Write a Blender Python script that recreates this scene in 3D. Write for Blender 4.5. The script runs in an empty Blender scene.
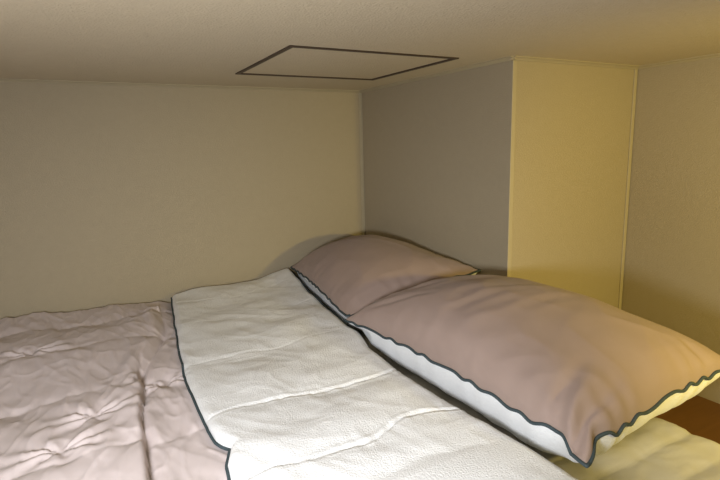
import bpy, math
import numpy as np
from mathutils import Matrix, Vector

C = bpy.context.scene.collection
Z0 = 0.74                      # eye height above the platform floor (all z below are given from the floor)

# ------------------------------------------------------------------ camera
cam = bpy.data.cameras.new('camera')
cam.sensor_width = 36.0
cam.lens = 510.6 / 720 * 36
cam.clip_start = 0.01
camo = bpy.data.objects.new('camera', cam)
C.objects.link(camo)


def cam_axes(yaw, pitch, roll):
    c, s = math.cos, math.sin
    f = Vector((s(yaw) * c(pitch), c(yaw) * c(pitch), s(pitch)))
    r = Vector((c(yaw), -s(yaw), 0))
    u = r.cross(f)
    r2 = c(roll) * r + s(roll) * u
    u2 = -s(roll) * r + c(roll) * u
    return f, r2, u2


F, R_, U = cam_axes(math.radians(28.1055), math.radians(-10.3026), math.radians(-1.45))
M4 = Matrix(((R_.x, U.x, -F.x, 0), (R_.y, U.y, -F.y, 0), (R_.z, U.z, -F.z, Z0), (0, 0, 0, 1)))
camo.matrix_world = M4
bpy.context.scene.camera = camo

# ------------------------------------------------------------------ light
w = bpy.data.worlds.new('world')
bpy.context.scene.world = w
w.use_nodes = True
bg = w.node_tree.nodes['Background']
bg.inputs[0].default_value = (1.0, 0.98, 0.95, 1)
bg.inputs[1].default_value = 0.10


def point(name, loc, rad, power, col):
    l = bpy.data.lights.new(name, 'POINT')
    l.shadow_soft_size = rad
    l.energy = power
    l.color = col
    o = bpy.data.objects.new(name, l)
    C.objects.link(o)
    o.location = loc
    return o


def spot(name, loc, target, rad, power, col, ang):
    l = bpy.data.lights.new(name, 'SPOT')
    l.shadow_soft_size = rad
    l.energy = power
    l.color = col
    l.spot_size = math.radians(ang)
    l.spot_blend = 0.9
    o = bpy.data.objects.new(name, l)
    C.objects.link(o)
    o.location = loc
    o.rotation_euler = (Vector(target) - Vector(loc)).to_track_quat('-Z', 'Y').to_euler()
    return o


point('room_light', (-0.14, 0.16, 0.58), 0.07, 21.5, (0.925, 0.945, 1.0))
spot('bed_fill_spot', (-0.12, 0.12, 0.60), (0.20, 1.05, 0.10), 0.07, 25.0, (0.925, 0.945, 1.0), 100)  # added spot beside room_light to brighten the bed, no lamp of its own
spot('reading_light', (1.03, -0.20, 0.64), (1.36, 0.78, 0.36), 0.04, 35.0, (1.0, 0.77, 0.20), 112)

vs = bpy.context.scene.view_settings
vs.view_transform = 'Standard'
vs.look = 'None'
vs.gamma = 1
vs.use_curve_mapping = False
vs.exposure = 0.0


# ------------------------------------------------------------------ materials
def new_mat(name, rough=0.9):
    m = bpy.data.materials.new(name)
    m.use_nodes = True
    nt = m.node_tree
    b = nt.nodes['Principled BSDF']
    b.inputs['Roughness'].default_value = rough
    b.inputs['Specular IOR Level'].default_value = 0.2
    return m, nt, b


def tex_mat(name, c1, c2, scale, bump_scale, bump, dist=0.001, rough=0.9, sheen=0.0, stretch=(1, 1, 1), detail=4):
    """two-tone procedural surface with a fine bump"""
    m, nt, b = new_mat(name, rough)
    tc = nt.nodes.new('ShaderNodeTexCoord')
    mp = nt.nodes.new('ShaderNodeMapping')
    mp.inputs['Scale'].default_value = stretch
    nt.links.new(tc.outputs['Object'], mp.inputs['Vector'])
    n = nt.nodes.new('ShaderNodeTexNoise')
    n.inputs['Scale'].default_value = scale
    n.inputs['Detail'].default_value = detail
    nt.links.new(mp.outputs['Vector'], n.inputs['Vector'])
    mx = nt.nodes.new('ShaderNodeMix')
    mx.data_type = 'RGBA'
    mx.inputs[6].default_value = (*c1, 1)
    mx.inputs[7].default_value = (*c2, 1)
    nt.links.new(n.outputs['Fac'], mx.inputs[0])
    nt.links.new(mx.outputs[2], b.inputs['Base Color'])
    n2 = nt.nodes.new('ShaderNodeTexNoise')
    n2.inputs['Scale'].default_value = bump_scale
    n2.inputs['Detail'].default_value = 3
    nt.links.new(mp.outputs['Vector'], n2.inputs['Vector'])
    bp = nt.nodes.new('ShaderNodeBump')
    bp.inputs['Strength'].default_value = bump
    bp.inputs['Distance'].default_value = dist
    nt.links.new(n2.outputs['Fac'], bp.inputs['Height'])
    nt.links.new(bp.outputs['Normal'], b.inputs['Normal'])
    if sheen:
        b.inputs['Sheen Weight'].default_value = sheen
    return m


WALL = tex_mat('wallpaper', (0.395, 0.338, 0.232), (0.42, 0.36, 0.248), 60, 360, 0.6, 0.002)
CEIL = tex_mat('ceiling_paper', (0.54, 0.47, 0.335), (0.58, 0.51, 0.365), 45, 220, 0.9, 0.003)
TRIM = tex_mat('trim_paint', (0.43, 0.375, 0.255), (0.47, 0.415, 0.285), 20, 200, 0.15, 0.001)
WOOD = tex_mat('brown_wood', (0.12, 0.056, 0.015), (0.19, 0.09, 0.026), 9, 60, 0.25, 0.001, rough=0.55, stretch=(1, 9, 1))
PINK = tex_mat('dusty_pink_cotton', (0.61, 0.535, 0.52), (0.66, 0.575, 0.56), 30, 900, 0.25, 0.0006, sheen=0.1)
TAUPE = tex_mat('taupe_cotton', (0.315, 0.235, 0.200), (0.345, 0.262, 0.223), 30, 900, 0.25, 0.0006, sheen=0.1)
FLEECE = tex_mat('white_fleece', (0.785, 0.80, 0.80), (0.86, 0.875, 0.875), 130, 330, 0.7, 0.0025, sheen=0.15)
TEAL = tex_mat('dark_teal_binding', (0.042, 0.06, 0.066), (0.062, 0.085, 0.092), 200, 900, 0.3, 0.0005, rough=0.7)
PAD = tex_mat('cream_quilted_cotton', (0.43, 0.415, 0.37), (0.49, 0.47, 0.42), 50, 500, 0.4, 0.001)
BRONZE = tex_mat('brown_frame', (0.06, 0.042, 0.028), (0.08, 0.058, 0.04), 60, 300, 0.1, 0.0005, rough=0.55)


# ------------------------------------------------------------------ helpers
def mesh_obj(name, verts, faces, mat, parent=None, smooth=True):
    me = bpy.data.meshes.new(name)
    me.from_pydata([tuple(map(float, v)) for v in verts], [], [tuple(int(i) for i in f) for f in faces])
    me.update()
    if smooth:
        me.polygons.foreach_set('use_smooth', [True] * len(me.polygons))
    me.materials.append(mat)
    o = bpy.data.objects.new(name, me)
    C.objects.link(o)
    if parent:
        o.parent = parent
        o.matrix_parent_inverse = Matrix.Translation(-parent.location)
    return o


def box_data(lo, hi):
    x0, y0, z0 = lo
    x1, y1, z1 = hi
    v = [(x0, y0, z0), (x1, y0, z0), (x1, y1, z0), (x0, y1, z0), (x0, y0, z1), (x1, y0, z1), (x1, y1, z1), (x0, y1, z1)]
    f = [(0, 3, 2, 1), (4, 5, 6, 7), (0, 1, 5, 4), (1, 2, 6, 5), (2, 3, 7, 6), (3, 0, 4, 7)]
    return v, f


def box(name, lo, hi, mat, parent=None, kind=None, bevel=0.0):
    v, f = box_data(lo, hi)
    o = mesh_obj(name, v, f, mat, parent, smooth=False)
    if bevel:
        b = o.modifiers.new('bevel', 'BEVEL')
        b.width = bevel
        b.segments = 3
    if kind:
        o['kind'] = kind
    return o


def thing(name, label, cat, loc, group=None):
    o = bpy.data.objects.new(name, None)
    o.empty_display_size = 0.05
    C.objects.link(o)
    o.location = loc
    o['label'] = label
    o['category'] = cat
    if group:
        o['group'] = group
    return o


def tag(o, label, cat, group=None):
    o['label'] = label
    o['category'] = cat
    if group:
        o['group'] = group


def tube(name, pts, rad, mat, parent=None, closed=False, seg=8):
    P = np.array(pts, float)
    n = len(P)
    if closed:
        T = np.roll(P, -1, 0) - np.roll(P, 1, 0)
    else:
        T = np.gradient(P, axis=0)
    T /= np.linalg.norm(T, axis=1)[:, None] + 1e-12
    up = np.tile(np.array([0.0, 0.0, 1.0]), (n, 1))
    N1 = np.cross(T, up)
    N1 /= np.linalg.norm(N1, axis=1)[:, None] + 1e-9
    N2 = np.cross(N1, T)
    a = np.linspace(0, 2 * np.pi, seg, endpoint=False)
    V = (P[:, None, :] + rad * (np.cos(a)[None, :, None] * N1[:, None, :] + np.sin(a)[None, :, None] * N2[:, None, :])).reshape(-1, 3)
    fs = []
    for i in range(n if closed else n - 1):
        j = (i + 1) % n
        for k in range(seg):
            l = (k + 1) % seg
            fs.append((i * seg + k, i * seg + l, j * seg + l, j * seg + k))
    if not closed:
        fs.append(tuple(range(seg)))
        fs.append(tuple((n - 1) * seg + k for k in reversed(range(seg))))
    return mesh_obj(name, V, fs, mat, parent)


# numpy gradient noise
def _hash(ix, iy, seed):
    h = (ix.astype(np.int64) * 374761393 + iy.astype(np.int64) * 668265263 + seed * 1442695041) & 0xFFFFFFFF
    h = ((h ^ (h >> 13)) * 1274126177) & 0xFFFFFFFF
    return ((h ^ (h >> 16)) & 0xFFFF) / 65535.0


def noise(x, y, seed=0):
    ix = np.floor(x)
    iy = np.floor(y)
    fx = x - ix
    fy = y - iy

    def g(dx, dy):
        a = _hash(ix + dx, iy + dy, seed) * 2 * np.pi
        return np.cos(a) * (fx - dx) + np.sin(a) * (fy - dy)
    u = fx * fx * fx * (fx * (fx * 6 - 15) + 10)
    v = fy * fy * fy * (fy * (fy * 6 - 15) + 10)
    return ((g(0, 0) * (1 - u) + g(1, 0) * u) * (1 - v) + (g(0, 1) * (1 - u) + g(1, 1) * u) * v) * 1.5


def fbm(x, y, seed=0, oct=3):
    s = 0
    a = 1.0
    for i in range(oct):
        s = s + a * noise(x * 2 ** i, y * 2 ** i, seed + i * 17)
        a *= 0.5
    return s


def ridges(x, y, seed=0, k=2.2, warp=0.5):
    """thin raised fabric wrinkles, 0..1"""
    wx = x + warp * noise(x * 0.7, y * 0.7, seed + 91)
    wy = y + warp * noise(x * 0.7 + 5.2, y * 0.7 + 1.3, seed + 92)
    n = np.abs(noise(wx, wy, seed))
    return np.clip(1 - k * n, 0, 1) ** 1.5


def seg_dist(x, y, pts):
    """distance to a polyline and signed side (+ = left of its direction) and parameter"""
    best = np.full(np.shape(x), 1e9)
    side = np.zeros(np.shape(x))
    par = np.zeros(np.shape(x))
    n = len(pts) - 1
    for i in range(n):
        ax, ay = pts[i]
        bx, by = pts[i + 1]
        dx, dy = bx - ax, by - ay
        L2 = dx * dx + dy * dy
        t = np.clip(((x - ax) * dx + (y - ay) * dy) / L2, 0, 1)
        d = np.hypot(x - ax - t * dx, y - ay - t * dy)
        s = np.sign(dx * (y - ay) - dy * (x - ax))
        m = d < best
        best = np.where(m, d, best)
        side = np.where(m, s, side)
        par = np.where(m, (i + t) / n, par)
    return best, side, par


def sstep(a, b, x):
    t = np.clip((x - a) / (b - a), 0, 1)
    return t * t * (3 - 2 * t)


def grid_faces(nu, nv, off=0, flip=False):
    i, j = np.meshgrid(np.arange(nu - 1), np.arange(nv - 1), indexing='ij')
    a = (i * nv + j).ravel() + off
    f = np.stack([a, a + nv, a + nv + 1, a + 1], 1)
    return f[:, ::-1] if flip else f


def axis(*segs):
    out = []
    for a, b, st in segs:
        n = max(1, int(round((b - a) / st)))
        out.append(np.linspace(a, b, n, endpoint=False))
    out.append([segs[-1][1]])
    return np.concatenate(out)


# ------------------------------------------------------------------ room shell
CZ = Z0 + 0.218                 # ceiling
XA, YB, YP, XR = 1.006, 1.838, 1.021, 1.515
XL, YF = -1.45, -1.9
floor = box('floor', (XL - 0.1, YF - 0.1, -0.06), (XR + 0.1, YB + 0.1, 0.0), WOOD, kind='structure')
# hatch opening in the ceiling
HX0, HX1, HY0, HY1 = 0.417, 0.874, 1.076, 1.518
hx0, hx1, hy0, hy1 = HX0, HX1, HY0, HY1
xs = [XL - 0.1, hx0, hx1, XR + 0.1]
ys = [YF - 0.1, hy0, hy1, YB + 0.1]
cv, cf = [], []
for i in range(3):
    for j in range(3):
        if i == 1 and j == 1:
            continue
        v, f = box_data((xs[i], ys[j], CZ), (xs[i + 1], ys[j + 1], CZ + 0.05))
        o_ = len(cv)
        cv += v
        cf += [tuple(q + o_ for q in g) for g in f]
ceil = mesh_obj('ceiling', cv, cf, CEIL, smooth=False)
ceil['kind'] = 'structure'
box('wall_back', (XL - 0.1, YB, 0), (XA, YB + 0.1, CZ), WALL, kind='structure')
box('wall_pillar', (XA, YP, 0), (XR + 0.1, YB + 0.1, CZ), WALL, kind='structure')
box('wall_right', (XR, YF - 0.1, 0), (XR + 0.1, YP, CZ), WALL, kind='structure')
box('wall_left', (XL - 0.1, YF, 0), (XL, YB, CZ), WALL, kind='structure')
# slim moulding under the ceiling and corner beads
th, tw = 0.010, 0.012


def moulding(name, a, b, nrm):
    """small cove section between a and b (xy), nrm points into the room"""
    a = np.array([*a, CZ]); b = np.array([*b, CZ]); n = np.array([*nrm, 0.0]); z = np.array([0, 0, 1.0])
    prof = [(0, 0), (0.020, 0), (0.020, 0.002), (0.014, 0.003), (0.008, 0.005), (0.005, 0.0075), (0, 0.0075)]
    V = [p + n * q - z * h for p in (a, b) for q, h in prof]
    k = len(prof)
    Fs = [(i, (i + 1) % k, k + (i + 1) % k, k + i) for i in range(k)] + [tuple(range(k))[::-1], tuple(range(k, 2 * k))]
    o = mesh_obj(name, V, Fs, TRIM, smooth=False)
    o['kind'] = 'structure'


moulding('trim_1', (XL, YB), (XA, YB), (0, -1))
moulding('trim_2', (XA, YP - 0.012), (XA, YB), (-1, 0))
moulding('trim_3', (XA - 0.012, YP), (XR, YP), (0, -1))
moulding('trim_4', (XR, YF), (XR, YP), (-1, 0))
box('trim_5', (XA - 0.014, YB - 0.003, 0.02), (XA, YB, CZ - 0.0075), TRIM, kind='structure', bevel=0.001)
box('trim_6', (XA - 0.002, YP - 0.002, 0.02), (XA + 0.012, YP + 0.001, CZ - 0.0075), TRIM, kind='structure', bevel=0.001)
box('trim_7', (XR - 0.016, YP - 0.004, 0.02), (XR - 0.003, YP, CZ - 0.0075), TRIM, kind='structure', bevel=0.001)

# ------------------------------------------------------------------ ceiling hatch
h = thing('ceiling_hatch', 'square ceiling access hatch with thin dark brown frame above the bed', 'hatch',
          ((HX0 + HX1) / 2, (HY0 + HY1) / 2, CZ))
fw = 0.011
fv, ff = [], []
for lo, hi in (((HX0, HY0), (HX0 + fw, HY1)), ((HX1 - fw, HY0), (HX1, HY1)),
               ((HX0 + fw, HY0), (HX1 - fw, HY0 + fw)), ((HX0 + fw, HY1 - fw), (HX1 - fw, HY1))):
    v, f = box_data((*lo, CZ - 0.003), (*hi, CZ + 0.03))
    o_ = len(fv)
    fv += v
    ff += [tuple(q + o_ for q in g) for g in f]
fr = mesh_obj('frame', fv, ff, BRONZE, h, smooth=False)
fr['label'] = 'thin dark brown frame'
box('panel', (HX0 + fw, HY0 + fw, CZ + 0.0005), (HX1 - fw, HY1 - fw, CZ + 0.02), CEIL, h)

# ------------------------------------------------------------------ mattress and pad
MX0, MX1, MY0, MY1 = XL + 0.01, 0.985, 0.28, YB - 0.008
SZ = Z0 - 0.545                 # top of the pad
mt = box('mattress', (MX0, MY0, 0.002), (MX1, MY1, SZ - 0.042), PAD, bevel=0.02)
tag(mt, 'thick cream mattress on the wooden platform below the quilted pad', 'mattress')

gx = axis((MX0, 0.5, 0.04), (0.5, MX1, 0.006))
gy = axis((MY0, 1.3, 0.006), (1.3, MY1, 0.03))
X, Y = np.meshgrid(gx, gy, indexing='ij')
ph = np.abs(np.sin(np.pi * (Y - 0.422 + 0.006 * noise(X * 6, Y * 6, 5)) / 0.072))
Hh = SZ - 0.015 + 0.008 * np.sqrt(ph + 0.02) + 0.004 * noise(X * 14, Y * 14, 3) + 0.0015 * ridges(X * 18, Y * 30, 9)
ed = np.minimum(np.minimum(MX1 - X, X - MX0), np.minimum(Y - MY0, MY1 - Y))
Hh = Hh - 0.018 * (1 - np.sqrt(1 - (1 - np.clip(ed / 0.018, 0, 1)) ** 2))
V = np.stack([X, Y, Hh], -1).reshape(-1, 3)
nu, nv = X.shape


def close_down(V, nu, nv, zb):
    """faces of a height field closed by a skirt and a flat bottom at zb"""
    Fs = [tuple(f) for f in grid_faces(nu, nv)]
    idx = np.arange(nu * nv).reshape(nu, nv)
    loop = list(idx[:, 0]) + list(idx[-1, 1:]) + list(idx[-2::-1, -1]) + list(idx[0, -2:0:-1])
    n0 = len(V)
    B = V[loop].copy()
    B[:, 2] = zb
    V = np.vstack([V, B])
    k = len(loop)
    for i in range(k):
        j = (i + 1) % k
        Fs.append((loop[j], loop[i], n0 + i, n0 + j))
    Fs.append(tuple(n0 + i for i in reversed(range(k))))
    return V, Fs


V, Fs = close_down(V, nu, nv, SZ - 0.040)
pad = mesh_obj('mattress_pad', V, Fs, PAD)
tag(pad, 'cream quilted pad showing beside and under the right pillow', 'mattress pad')

# ------------------------------------------------------------------ duvet
dv = thing('duvet', 'dusty pink quilted duvet with dark teal piping, head end turned back to white fleece', 'duvet', (-0.2, 1.1, SZ))
ROWS = [0.45, 0.69, 0.90, 1.16, 1.43, 1.66]
CREASE = [(0.075, 1.33), (0.066, 1.195), (0.066, 1.134), (0.058, 1.064), (0.047, 0.982), (0.046, 0.903), (0.040, 0.78), (0.04, 0.55), (0.035, 0.3)]


def quilt_rows(X, Y, wob, amp, width=0.06):
    """loft between the stitched rows, 0 at the rows"""
    d = np.full(X.shape, 9.0)
    for i, r in enumerate(ROWS):
        yy = r + wob * noise(X * 5 + i * 3.1, X * 0 + i, 40 + i)
        d = np.minimum(d, np.abs(Y - yy))
    return d


def cover_h(X, Y):
    base = SZ + 0.040
    d = quilt_rows(X, Y, 0.035, 1)
    loft = 0.006 * (1 - np.exp(-d / 0.028))
    pucker = np.exp(-d / 0.05) * 0.0060 * noise(X * 26 + 2 * noise(X * 6, Y * 6, 2), Y * 5, 7)
    soft = 0.010 * fbm(X * 5.0, Y * 3.0, 11, 2)
    wr = 0.0042 * ridges(X * 9 + Y * 2.5, Y * 3.2 - X * 2.5, 21, 1.5) + 0.0026 * ridges(X * 17 - Y * 4.5, Y * 4.5 + X * 4, 33, 1.8) \
        + 0.0010 * ridges(X * 30 + Y * 8, Y * 10, 45)
    wr *= 0.55 + 0.6 * np.clip(noise(X * 3.3, Y * 3.3, 77) + 0.5, 0, 1)
    wr = wr + 0.0030 * ridges(X * 11 - Y * 4.5, Y * 4.5 + X * 7, 101, 4.0, 0.8) * np.clip(noise(X * 5, Y * 5, 103) + 0.6, 0, 1)
    wr = wr + 0.0018 * ridges(X * 19 + Y * 6, Y * 7 - X * 10, 107, 3.5, 0.8)
    # star puckers at the tufts
    tf = 0
    for tx, ty in ((-0.085, 0.945), (-0.03, 1.045), (-0.29, 1.19), (0.11, 1.137), (-0.16, 1.45)):
        r = np.hypot(X - tx, Y - ty)
        a = np.arctan2(Y - ty, X - tx)
        tf = tf - 0.011 * np.exp(-r / 0.025) + 0.0042 * np.exp(-r / 0.06) * np.cos(a * 7 + 2 * np.sin(a * 2)) * 1.5 * np.clip(r / 0.02, 0, 1)
    # the big overlapping fold beside the turned-back flap
    dc, sd, par = seg_dist(X, Y, CREASE)
    s = dc * sd                      # + on the right-hand side of the picture
    s = np.where(sd == 0, 0, s)
    env = sstep(0.0, 0.28, par)
    right = sd > 0
    hump = np.where(right, -0.016 * np.exp(-dc / 0.007), 0.019 * np.exp(-(dc / 0.075) ** 2) * np.tanh(dc / 0.004))
    fold = env * hump
    # upper pleats that run from the fold up to the flap corner
    d2, s2, p2 = seg_dist(X, Y, [(0.066, 1.20), (0.115, 1.33), (0.158, 1.47), (0.168, 1.66)])
    fold = fold - 0.012 * np.exp(-d2 / 0.012) * (1 - 0.5 * p2) + 0.013 * np.exp(-((d2 - 0.03) / 0.022) ** 2) * (s2 > 0)
    d3, s3, p3 = seg_dist(X, Y, [(0.062, 1.16), (0.075, 1.30), (0.115, 1.45), (0.11, 1.6)])
    fold = fold - 0.005 * np.exp(-d3 / 0.012) * (1 - 0.6 * p3) + 0.003 * np.exp(-((d3 - 0.025) / 0.016) ** 2) * (s3 > 0)
    H = base + loft + pucker + soft + wr + tf + fold
    H = H + 0.018 * np.exp(-((Y - 1.47) / 0.17) ** 2) * sstep(0.19, 0.08, X)  # crest added so the slope down to the wall turns into shade
    H = H + 0.010 * sstep(0.1, -0.35, X) * sstep(1.5, 1.83, Y)
    # under the flap keep it calm
    k = sstep(0.17, 0.24, X)
    H = H * (1 - k) + (base - 0.012) * k
    return H


gx = axis((MX0 + 0.02, -0.36, 0.02), (-0.36, 0.24, 0.0033), (0.24, 0.57, 0.015))
gy = axis((MY0 + 0.03, 0.68, 0.012), (0.68, YB - 0.012, 0.0033))
X, Y = np.meshgrid(gx, gy, indexing='ij')
Hc = cover_h(X, Y)
ed = np.minimum(np.minimum(gx[-1] - X, X - gx[0]), np.minimum(Y - gy[0], gy[-1] - Y))
rr = 0.022
Hc = Hc - (Hc - SZ - 0.012) * (1 - np.sqrt(1 - (1 - np.clip(ed / rr, 0, 1)) ** 2))
# ragged back hem: small waves of the edge along the wall
Yw = Y - 0.010 * sstep(1.7, YB - 0.012, Y) * (0.5 + 0.5 * noise(X * 9, X * 0 + 3.3, 8))
V = np.stack([X, Yw, Hc], -1).reshape(-1, 3)
nu, nv = X.shape
hem_back = np.stack([gx, Yw[:, -1] + 0.0015, Hc[:, -1] + 0.010 + 0.008 * noise(gx * 8, gx * 0, 14)], 1)
V, Fs = close_down(V, nu, nv, SZ + 0.003)
mesh_obj('cover', V, Fs, PINK, dv)

# turned-back flap
FE = [(0.44, 0.150), (0.60, 0.148), (0.703, 0.146), (0.748, 0.152), (0.768, 0.160), (0.793, 0.170), (0.812, 0.160), (0.831, 0.154), (0.875, 0.149), (0.943, 0.147), (1.012, 0.148), (1.09, 0.150), (1.176, 0.156), (1.30, 0.166), (1.432, 0.180), (1.606, 0.199), (1.781, 0.222), (1.83, 0.226)]
FO = [(0.31, 0.60), (0.45, 0.600), (0.62, 0.592), (0.75, 0.584), (0.91, 0.574), (1.04, 0.580), (1.12, 0.60), (1.2, 0.604), (1.3, 0.610), (1.45, 0.628), (1.63, 0.648), (1.73, 0.66), (1.83, 0.675)]
fy = axis((MY0 + 0.03, 0.55, 0.012), (0.55, YB - 0.026, 0.0036))
x_free = np.interp(fy, [a for a, b in FE], [b for a, b in FE])
x_free = x_free + 0.003 * noise(fy * 14, fy * 0 + 0.5, 61)
x_fold = np.interp(fy, [a for a, b in FO], [b for a, b in FO]) + 0.004 * noise(fy * 8, fy * 0 + 0.2, 62)
ns = 130
sv = np.concatenate([np.linspace(0, 0.06, 12, endpoint=False), np.linspace(0.06, 0.92, ns - 36, endpoint=False), np.linspace(0.92, 1, 24)])
Sg, Yg = np.meshgrid(sv, fy, indexing='ij')
XF = x_free[None, :] + Sg * (x_fold - x_free)[None, :]
d = quilt_rows(XF, Yg + 0.012 * noise(XF * 12, Yg * 2, 66), 0.045, 1)
rw = 0.25 + 1.1 * sstep(1.05, 0.72, Yg) * (0.5 + 0.5 * sstep(0.15, 0.36, XF))
rw = rw * np.clip(0.75 + 0.9 * noise(XF * 7, Yg * 4, 71), 0.15, 1.3)
top = SZ + 0.058 + 0.007 - 0.006 * np.clip(rw, 0.2, 1) * np.exp(-d / 0.03) + rw * (-0.0032 * np.exp(-(d / 0.003) ** 2) + 0.0016 * np.exp(-((d - 0.0085) / 0.004) ** 2))
top += 0.0022 * rw * noise(XF * 55, Yg * 25, 8) * np.exp(-d / 0.02)
top += 0.007 * fbm(XF * 5, Yg * 6, 51, 2) + 0.0016 * ridges(XF * 6 + 1.3, Yg * 7 + XF * 6, 52, 1.6, 0.9) + 0.0012 * ridges(XF * 12 - Yg * 5, Yg * 14 + XF * 6, 53, 2.2, 0.9) * np.clip(0.5 + noise(XF * 5, Yg * 5, 58), 0, 1) + 0.0010 * noise(XF * 24, Yg * 24, 54)
# rise towards the head and the far wall
top += 0.022 * sstep(0.50, 0.66, XF) * sstep(1.5, 1.83, Yg) + 0.012 * sstep(0.3, 0.55, XF) * sstep(0.9, 1.2, Yg)
top += 0.008 * np.exp(-((XF - 0.31) / 0.07) ** 2) * sstep(1.6, 1.8, Yg)
cov = cover_h(XF, Yg)
lim = np.clip((XF - x_free[None, :]) / 0.020, 0, 1)
edge_z = np.maximum(cover_h(x_free[None, :], fy[None, :]) + 0.006, SZ + 0.048)
prof = np.sqrt(1 - (1 - lim) ** 2)
top = edge_z + (np.maximum(top, edge_z + 0.006) - edge_z) * prof
be = np.clip(np.minimum(Yg - fy[0], fy[-1] - Yg) / 0.02, 0, 1)
top = top - 0.018 * (1 - np.sqrt(1 - (1 - be) ** 2))
# round fold on the head side: rounded down to the pad
tv = np.clip((x_fold[None, :] - XF) / 0.030, 0, 1)
mid = SZ + 0.030
top = mid + (top - mid) * np.sqrt(np.clip(1 - (1 - tv) ** 2, 0, 1))
V1 = np.stack([XF, Yg, top], -1)
# underside of the fold
nb = 10
aa = np.linspace(0, 1, nb + 1)[1:]
low = []
for a in aa:
    xx = x_fold - 0.03 * (1 - np.cos(a * np.pi / 2))
    zz = mid - (mid - SZ - 0.004) * np.sin(a * np.pi / 2)
    low.append(np.stack([xx, fy, zz + 0 * fy], -1))
V1 = np.concatenate([V1, np.array(low)], 0)
V1[..., 2] = np.maximum(V1[..., 2], SZ + 0.004)
nu, nv = V1.shape[:2]
V = V1.reshape(-1, 3)
Fs = [tuple(f) for f in grid_faces(nu, nv)]
fl = mesh_obj('turned_back_flap', V, Fs, FLEECE, dv)
fl['label'] = 'white fleece turned-back flap'
sol = fl.modifiers.new('thickness', 'SOLIDIFY')
sol.thickness = 0.004
sol.offset = -1
# piping: free edge of the flap, then the back hem of the cover
k = fy > 0.33
pz = edge_z[0] + 0.0015
pp = tube('piping', np.stack([x_free[k] - 0.0015, fy[k], pz[k]], 1)[::2], 0.0027, TEAL, dv)
pp['label'] = 'dark teal piping of the turned-back edge'
m = gx < 0.21
pb = tube('piping', np.stack([hem_back[m, 0], hem_back[m, 1] - 0.004, hem_back[m, 2]], 1), 0.0026, TEAL, dv)
pb['label'] = 'dark teal piping along the wall'
kk = fy > 1.19
ph_ = tube('piping', np.stack([x_fold[kk] - 0.007, fy[kk], top[-8][kk] - 0.001], 1)[::2], 0.0026, TEAL, dv)
ph_['label'] = 'dark teal piping below the left pillow'


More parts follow.
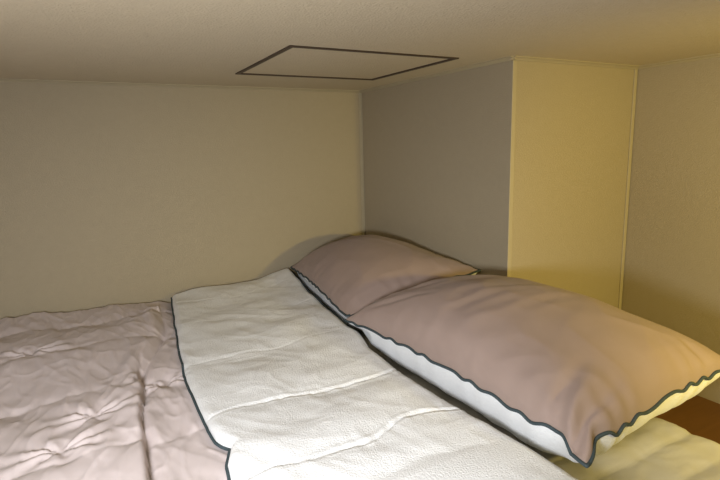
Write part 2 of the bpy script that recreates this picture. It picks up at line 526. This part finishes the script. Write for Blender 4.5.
# ------------------------------------------------------------------ pillows
def pillow(label, corners, T, Tb, surf, seed, pinch=(0.02, 0.03), wave=0.004, wl=0.055, lean=None, extra=None, wr=1.0, arch=0.0, tip=1.0, ex=(0.5, 0.52)):
    """corners A,B,C,D of the seam (A front left, B front right, C back right, D back left); u runs A->B, v runs A->D"""
    A, B, Cc, D = [np.array(c, float) for c in corners]
    ctr = (A + B + Cc + D) / 4
    root = thing('pillow', label, 'pillow', (ctr[0], ctr[1], SZ + 0.01), 'taupe pillows on the bed')
    n = 121
    q = np.linspace(-1, 1, n)
    q = np.sin(q * np.pi / 2) * 0.6 + q * 0.4
    u, v = np.meshgrid(q, q, indexing='ij')
    a, b = (u + 1) / 2, (v + 1) / 2
    P = (A * ((1 - a) * (1 - b))[..., None] + B * (a * (1 - b))[..., None] + Cc * (a * b)[..., None] + D * ((1 - a) * b)[..., None])
    eu = (B - A + Cc - D) / 2
    ev = (D - A + Cc - B) / 2
    nrm = np.cross(eu, ev)
    nrm /= np.linalg.norm(nrm)
    if nrm[2] < 0:
        nrm = -nrm
    lu, lv = np.linalg.norm(eu), np.linalg.norm(ev)
    P = P - (eu / lu) * (pinch[0] * np.sign(u) * np.abs(u) ** 3 * (1 - v ** 2))[..., None]
    P = P - (ev / lv) * (pinch[1] * np.sign(v) * np.abs(v) ** 3 * (1 - u ** 2))[..., None]
    # wavy seam
    su = u * lu / 2
    sv_ = v * lv / 2
    wa = np.sin(2 * np.pi * (su / wl + 0.8 * noise(su * 9, su * 0, seed))) * np.exp(-(1 - np.abs(v)) * lv / 0.05) * (1 - u ** 8)
    wb = np.sin(2 * np.pi * (sv_ / wl + 0.8 * noise(sv_ * 9, sv_ * 0, seed + 5))) * np.exp(-(1 - np.abs(u)) * lu / 0.05) * (1 - v ** 8)
    P[..., 2] += wave * (0.7 * wa + wb)
    # drawn-out ear at the front right corner
    e1 = (1 - u) * lu / 2
    e2 = (1 + v) * lv / 2 + (1 - tip)
    e1 = e1 + (1 - tip)
    ear = 0.009 * np.exp(-((e1 - 0.072) / 0.024) ** 2) * np.exp(-e2 / 0.03) + 0.008 * np.exp(-((e2 - 0.055) / 0.022) ** 2) * np.exp(-e1 / 0.03) \
        - 0.010 * np.exp(-(e1 / 0.022) ** 2 - (e2 / 0.022) ** 2)
    P[..., 2] += ear + arch * (1 - u ** 2) * np.exp(-(1 + v) * lv / 0.10)
    P += (ev / lv) * (0.012 * np.exp(-((e1 - 0.060) / 0.022) ** 2) * np.exp(-e2 / 0.03))[..., None]
    P -= (eu / lu) * (0.012 * np.exp(-((e2 - 0.048) / 0.020) ** 2) * np.exp(-e1 / 0.03))[..., None]
    pu = np.clip(1 - u ** 2, 0, 1)
    pv = np.clip(1 - v ** 2, 0, 1)
    prof = (pu ** ex[0]) * (pv ** ex[1])
    prof = 0.8 * prof + 0.2 * (pu * pv) ** 1.0
    X_, Y_ = su, sv_
    edge = np.clip(np.minimum(1 - np.abs(u), 1 - np.abs(v)) * 8, 0, 1)
    wrk = edge * wr * (0.0045 * ridges(X_ * 5 + Y_ * 4, Y_ * 7 - X_ * 4, seed + 3, 1.1)
                       + 0.0012 * ridges(X_ * 11 + 5 * Y_, Y_ * 9, seed + 6, 1.5) + 0.005 * fbm(X_ * 5, Y_ * 5, seed + 8, 2))
    # gathers that run in from the seam
    g1 = np.exp(-(1 + v) * lv / 0.07) * noise(X_ * 28 + seed, v * 0.8, seed + 12) + np.exp(-(1 - v) * lv / 0.07) * noise(X_ * 28 + seed, v * 0.8, seed + 13)
    g2 = np.exp(-(1 - np.abs(u)) * lu / 0.07) * noise(Y_ * 28 + seed, u * 0.8, seed + 14)
    wrk = wrk + edge * wr * 0.0028 * (g1 + g2)
    tt = T * prof + wrk
    if extra is not None:
        tt = tt + extra(u, v, X_, Y_)
    top = P + nrm * tt[..., None]
    if lean is not None:
        top = lean(top, u, v)
    top[..., 2] = np.maximum(top[..., 2], surf(top[..., 0], top[..., 1]) + 0.004)
    mesh_obj('upper_side', top.reshape(-1, 3), [tuple(f) for f in grid_faces(n, n)], TAUPE, root)
    bprof = (np.clip(1 - np.abs(u) ** 5, 0, 1) ** 0.6) * (np.clip(1 - np.abs(v) ** 6, 0, 1) ** 0.65)
    bot = P - nrm * (Tb * bprof)[..., None]
    bot[..., 2] += 0.003 * edge * noise(X_ * 18, Y_ * 18, seed + 20) * np.clip(bprof * 4, 0, 1)
    bot[..., 2] = np.maximum(bot[..., 2], np.minimum(surf(bot[..., 0], bot[..., 1]) + 0.003, P[..., 2]))
    # keep seam vertices identical
    rim = (np.abs(u) > 0.99999) | (np.abs(v) > 0.99999)
    bot[rim] = top[rim]
    un = mesh_obj('underside', bot.reshape(-1, 3), [tuple(f) for f in grid_faces(n, n, flip=True)], FLEECE, root)
    un['label'] = 'white fleece underside'
    ring = np.concatenate([top[:, 0], top[-1, 1:], top[-2::-1, -1], top[0, -2:0:-1]])
    out = ring - ctr
    out[:, 2] = 0
    out /= np.linalg.norm(out, axis=1)[:, None]
    pi = tube('piping', ring + out * 0.002, 0.0030, TEAL, root, closed=True)
    pi['label'] = 'dark teal piping around the seam'
    return root


def z(v):
    return Z0 + v


def fold_x(y):
    return np.interp(y, [a for a, b in FO], [b for a, b in FO])


def surf1(x, y):
    return SZ + 0.008 + 0.075 * sstep(0.030, 0.004, x - fold_x(y)) + 0.012 * sstep(1.5, 1.8, y) * sstep(0.02, 0.0, x - fold_x(y))


def surf2(x, y):
    return SZ + 0.006 + 0.072 * sstep(0.030, 0.004, x - fold_x(y))


pillow('taupe pillow pushed into the corner against the far wall, behind the nearer pillow',
       [(0.662, 1.805, z(-0.446)), (0.600, 1.215, z(-0.466)), (0.992, 1.118, z(-0.364)), (0.992, 1.815, z(-0.372))],
       0.095, 0.12, surf1, 3, wave=0.0035, arch=0.016, tip=0.0, pinch=(0.02, 0.0))


def folds2(u, v, x, y):
    # two gathers above the front right corner and a dimple near the right end
    f = 0
    for u0, v0, u1, v1, w_, hgt in ((0.80, -0.97, 0.73, -0.35, 0.04, -0.011), (0.93, -0.97, 0.90, -0.25, 0.035, -0.013), (0.87, -0.95, 0.82, -0.4, 0.03, 0.004)):
        d_, s_, p_ = seg_dist(u, v, [(u0, v0), (u1, v1)])
        f = f + hgt * np.exp(-(d_ / w_) ** 2) * (1 - p_) * 1.3
    # soft slanting creases over the middle and out of the near left corner
    for u0, v0, u1, v1, w_, hgt in ((-0.10, -0.55, 0.05, 0.15, 0.07, -0.0022), (0.02, -0.60, 0.16, 0.05, 0.05, -0.0014), (-0.22, -0.30, 0.02, 0.30, 0.07, -0.0014), (0.22, -0.2, 0.30, 0.35, 0.05, -0.002),
                                    (-0.88, -0.75, -0.60, -0.1, 0.05, -0.004), (-0.80, -0.85, -0.45, -0.45, 0.04, -0.0035), (-0.93, -0.6, -0.80, 0.1, 0.03, -0.003)):
        d_, s_, p_ = seg_dist(u, v, [(u0, v0), (u1, v1)])
        f = f + hgt * np.exp(-(d_ / w_) ** 2) * np.sin(np.pi * np.clip(p_ * 0.9 + 0.1, 0, 1)) - 0.4 * hgt * np.exp(-((d_ - 0.07) / 0.05) ** 2)
    d_ = np.hypot(u - 0.90, (v - 0.62))
    f = f - 0.006 * np.exp(-(d_ / 0.05) ** 2)
    return f


pillow('large taupe pillow nearest the viewer, lit yellow at its right end',
       [(0.578, 1.178, z(-0.456)), (0.598, 0.440, z(-0.455)), (1.075, 0.480, z(-0.437)), (0.985, 1.09, z(-0.412))],
       0.126, 0.105, surf2, 17, wave=0.0042, wl=0.062, extra=folds2, ex=(0.36, 0.42))
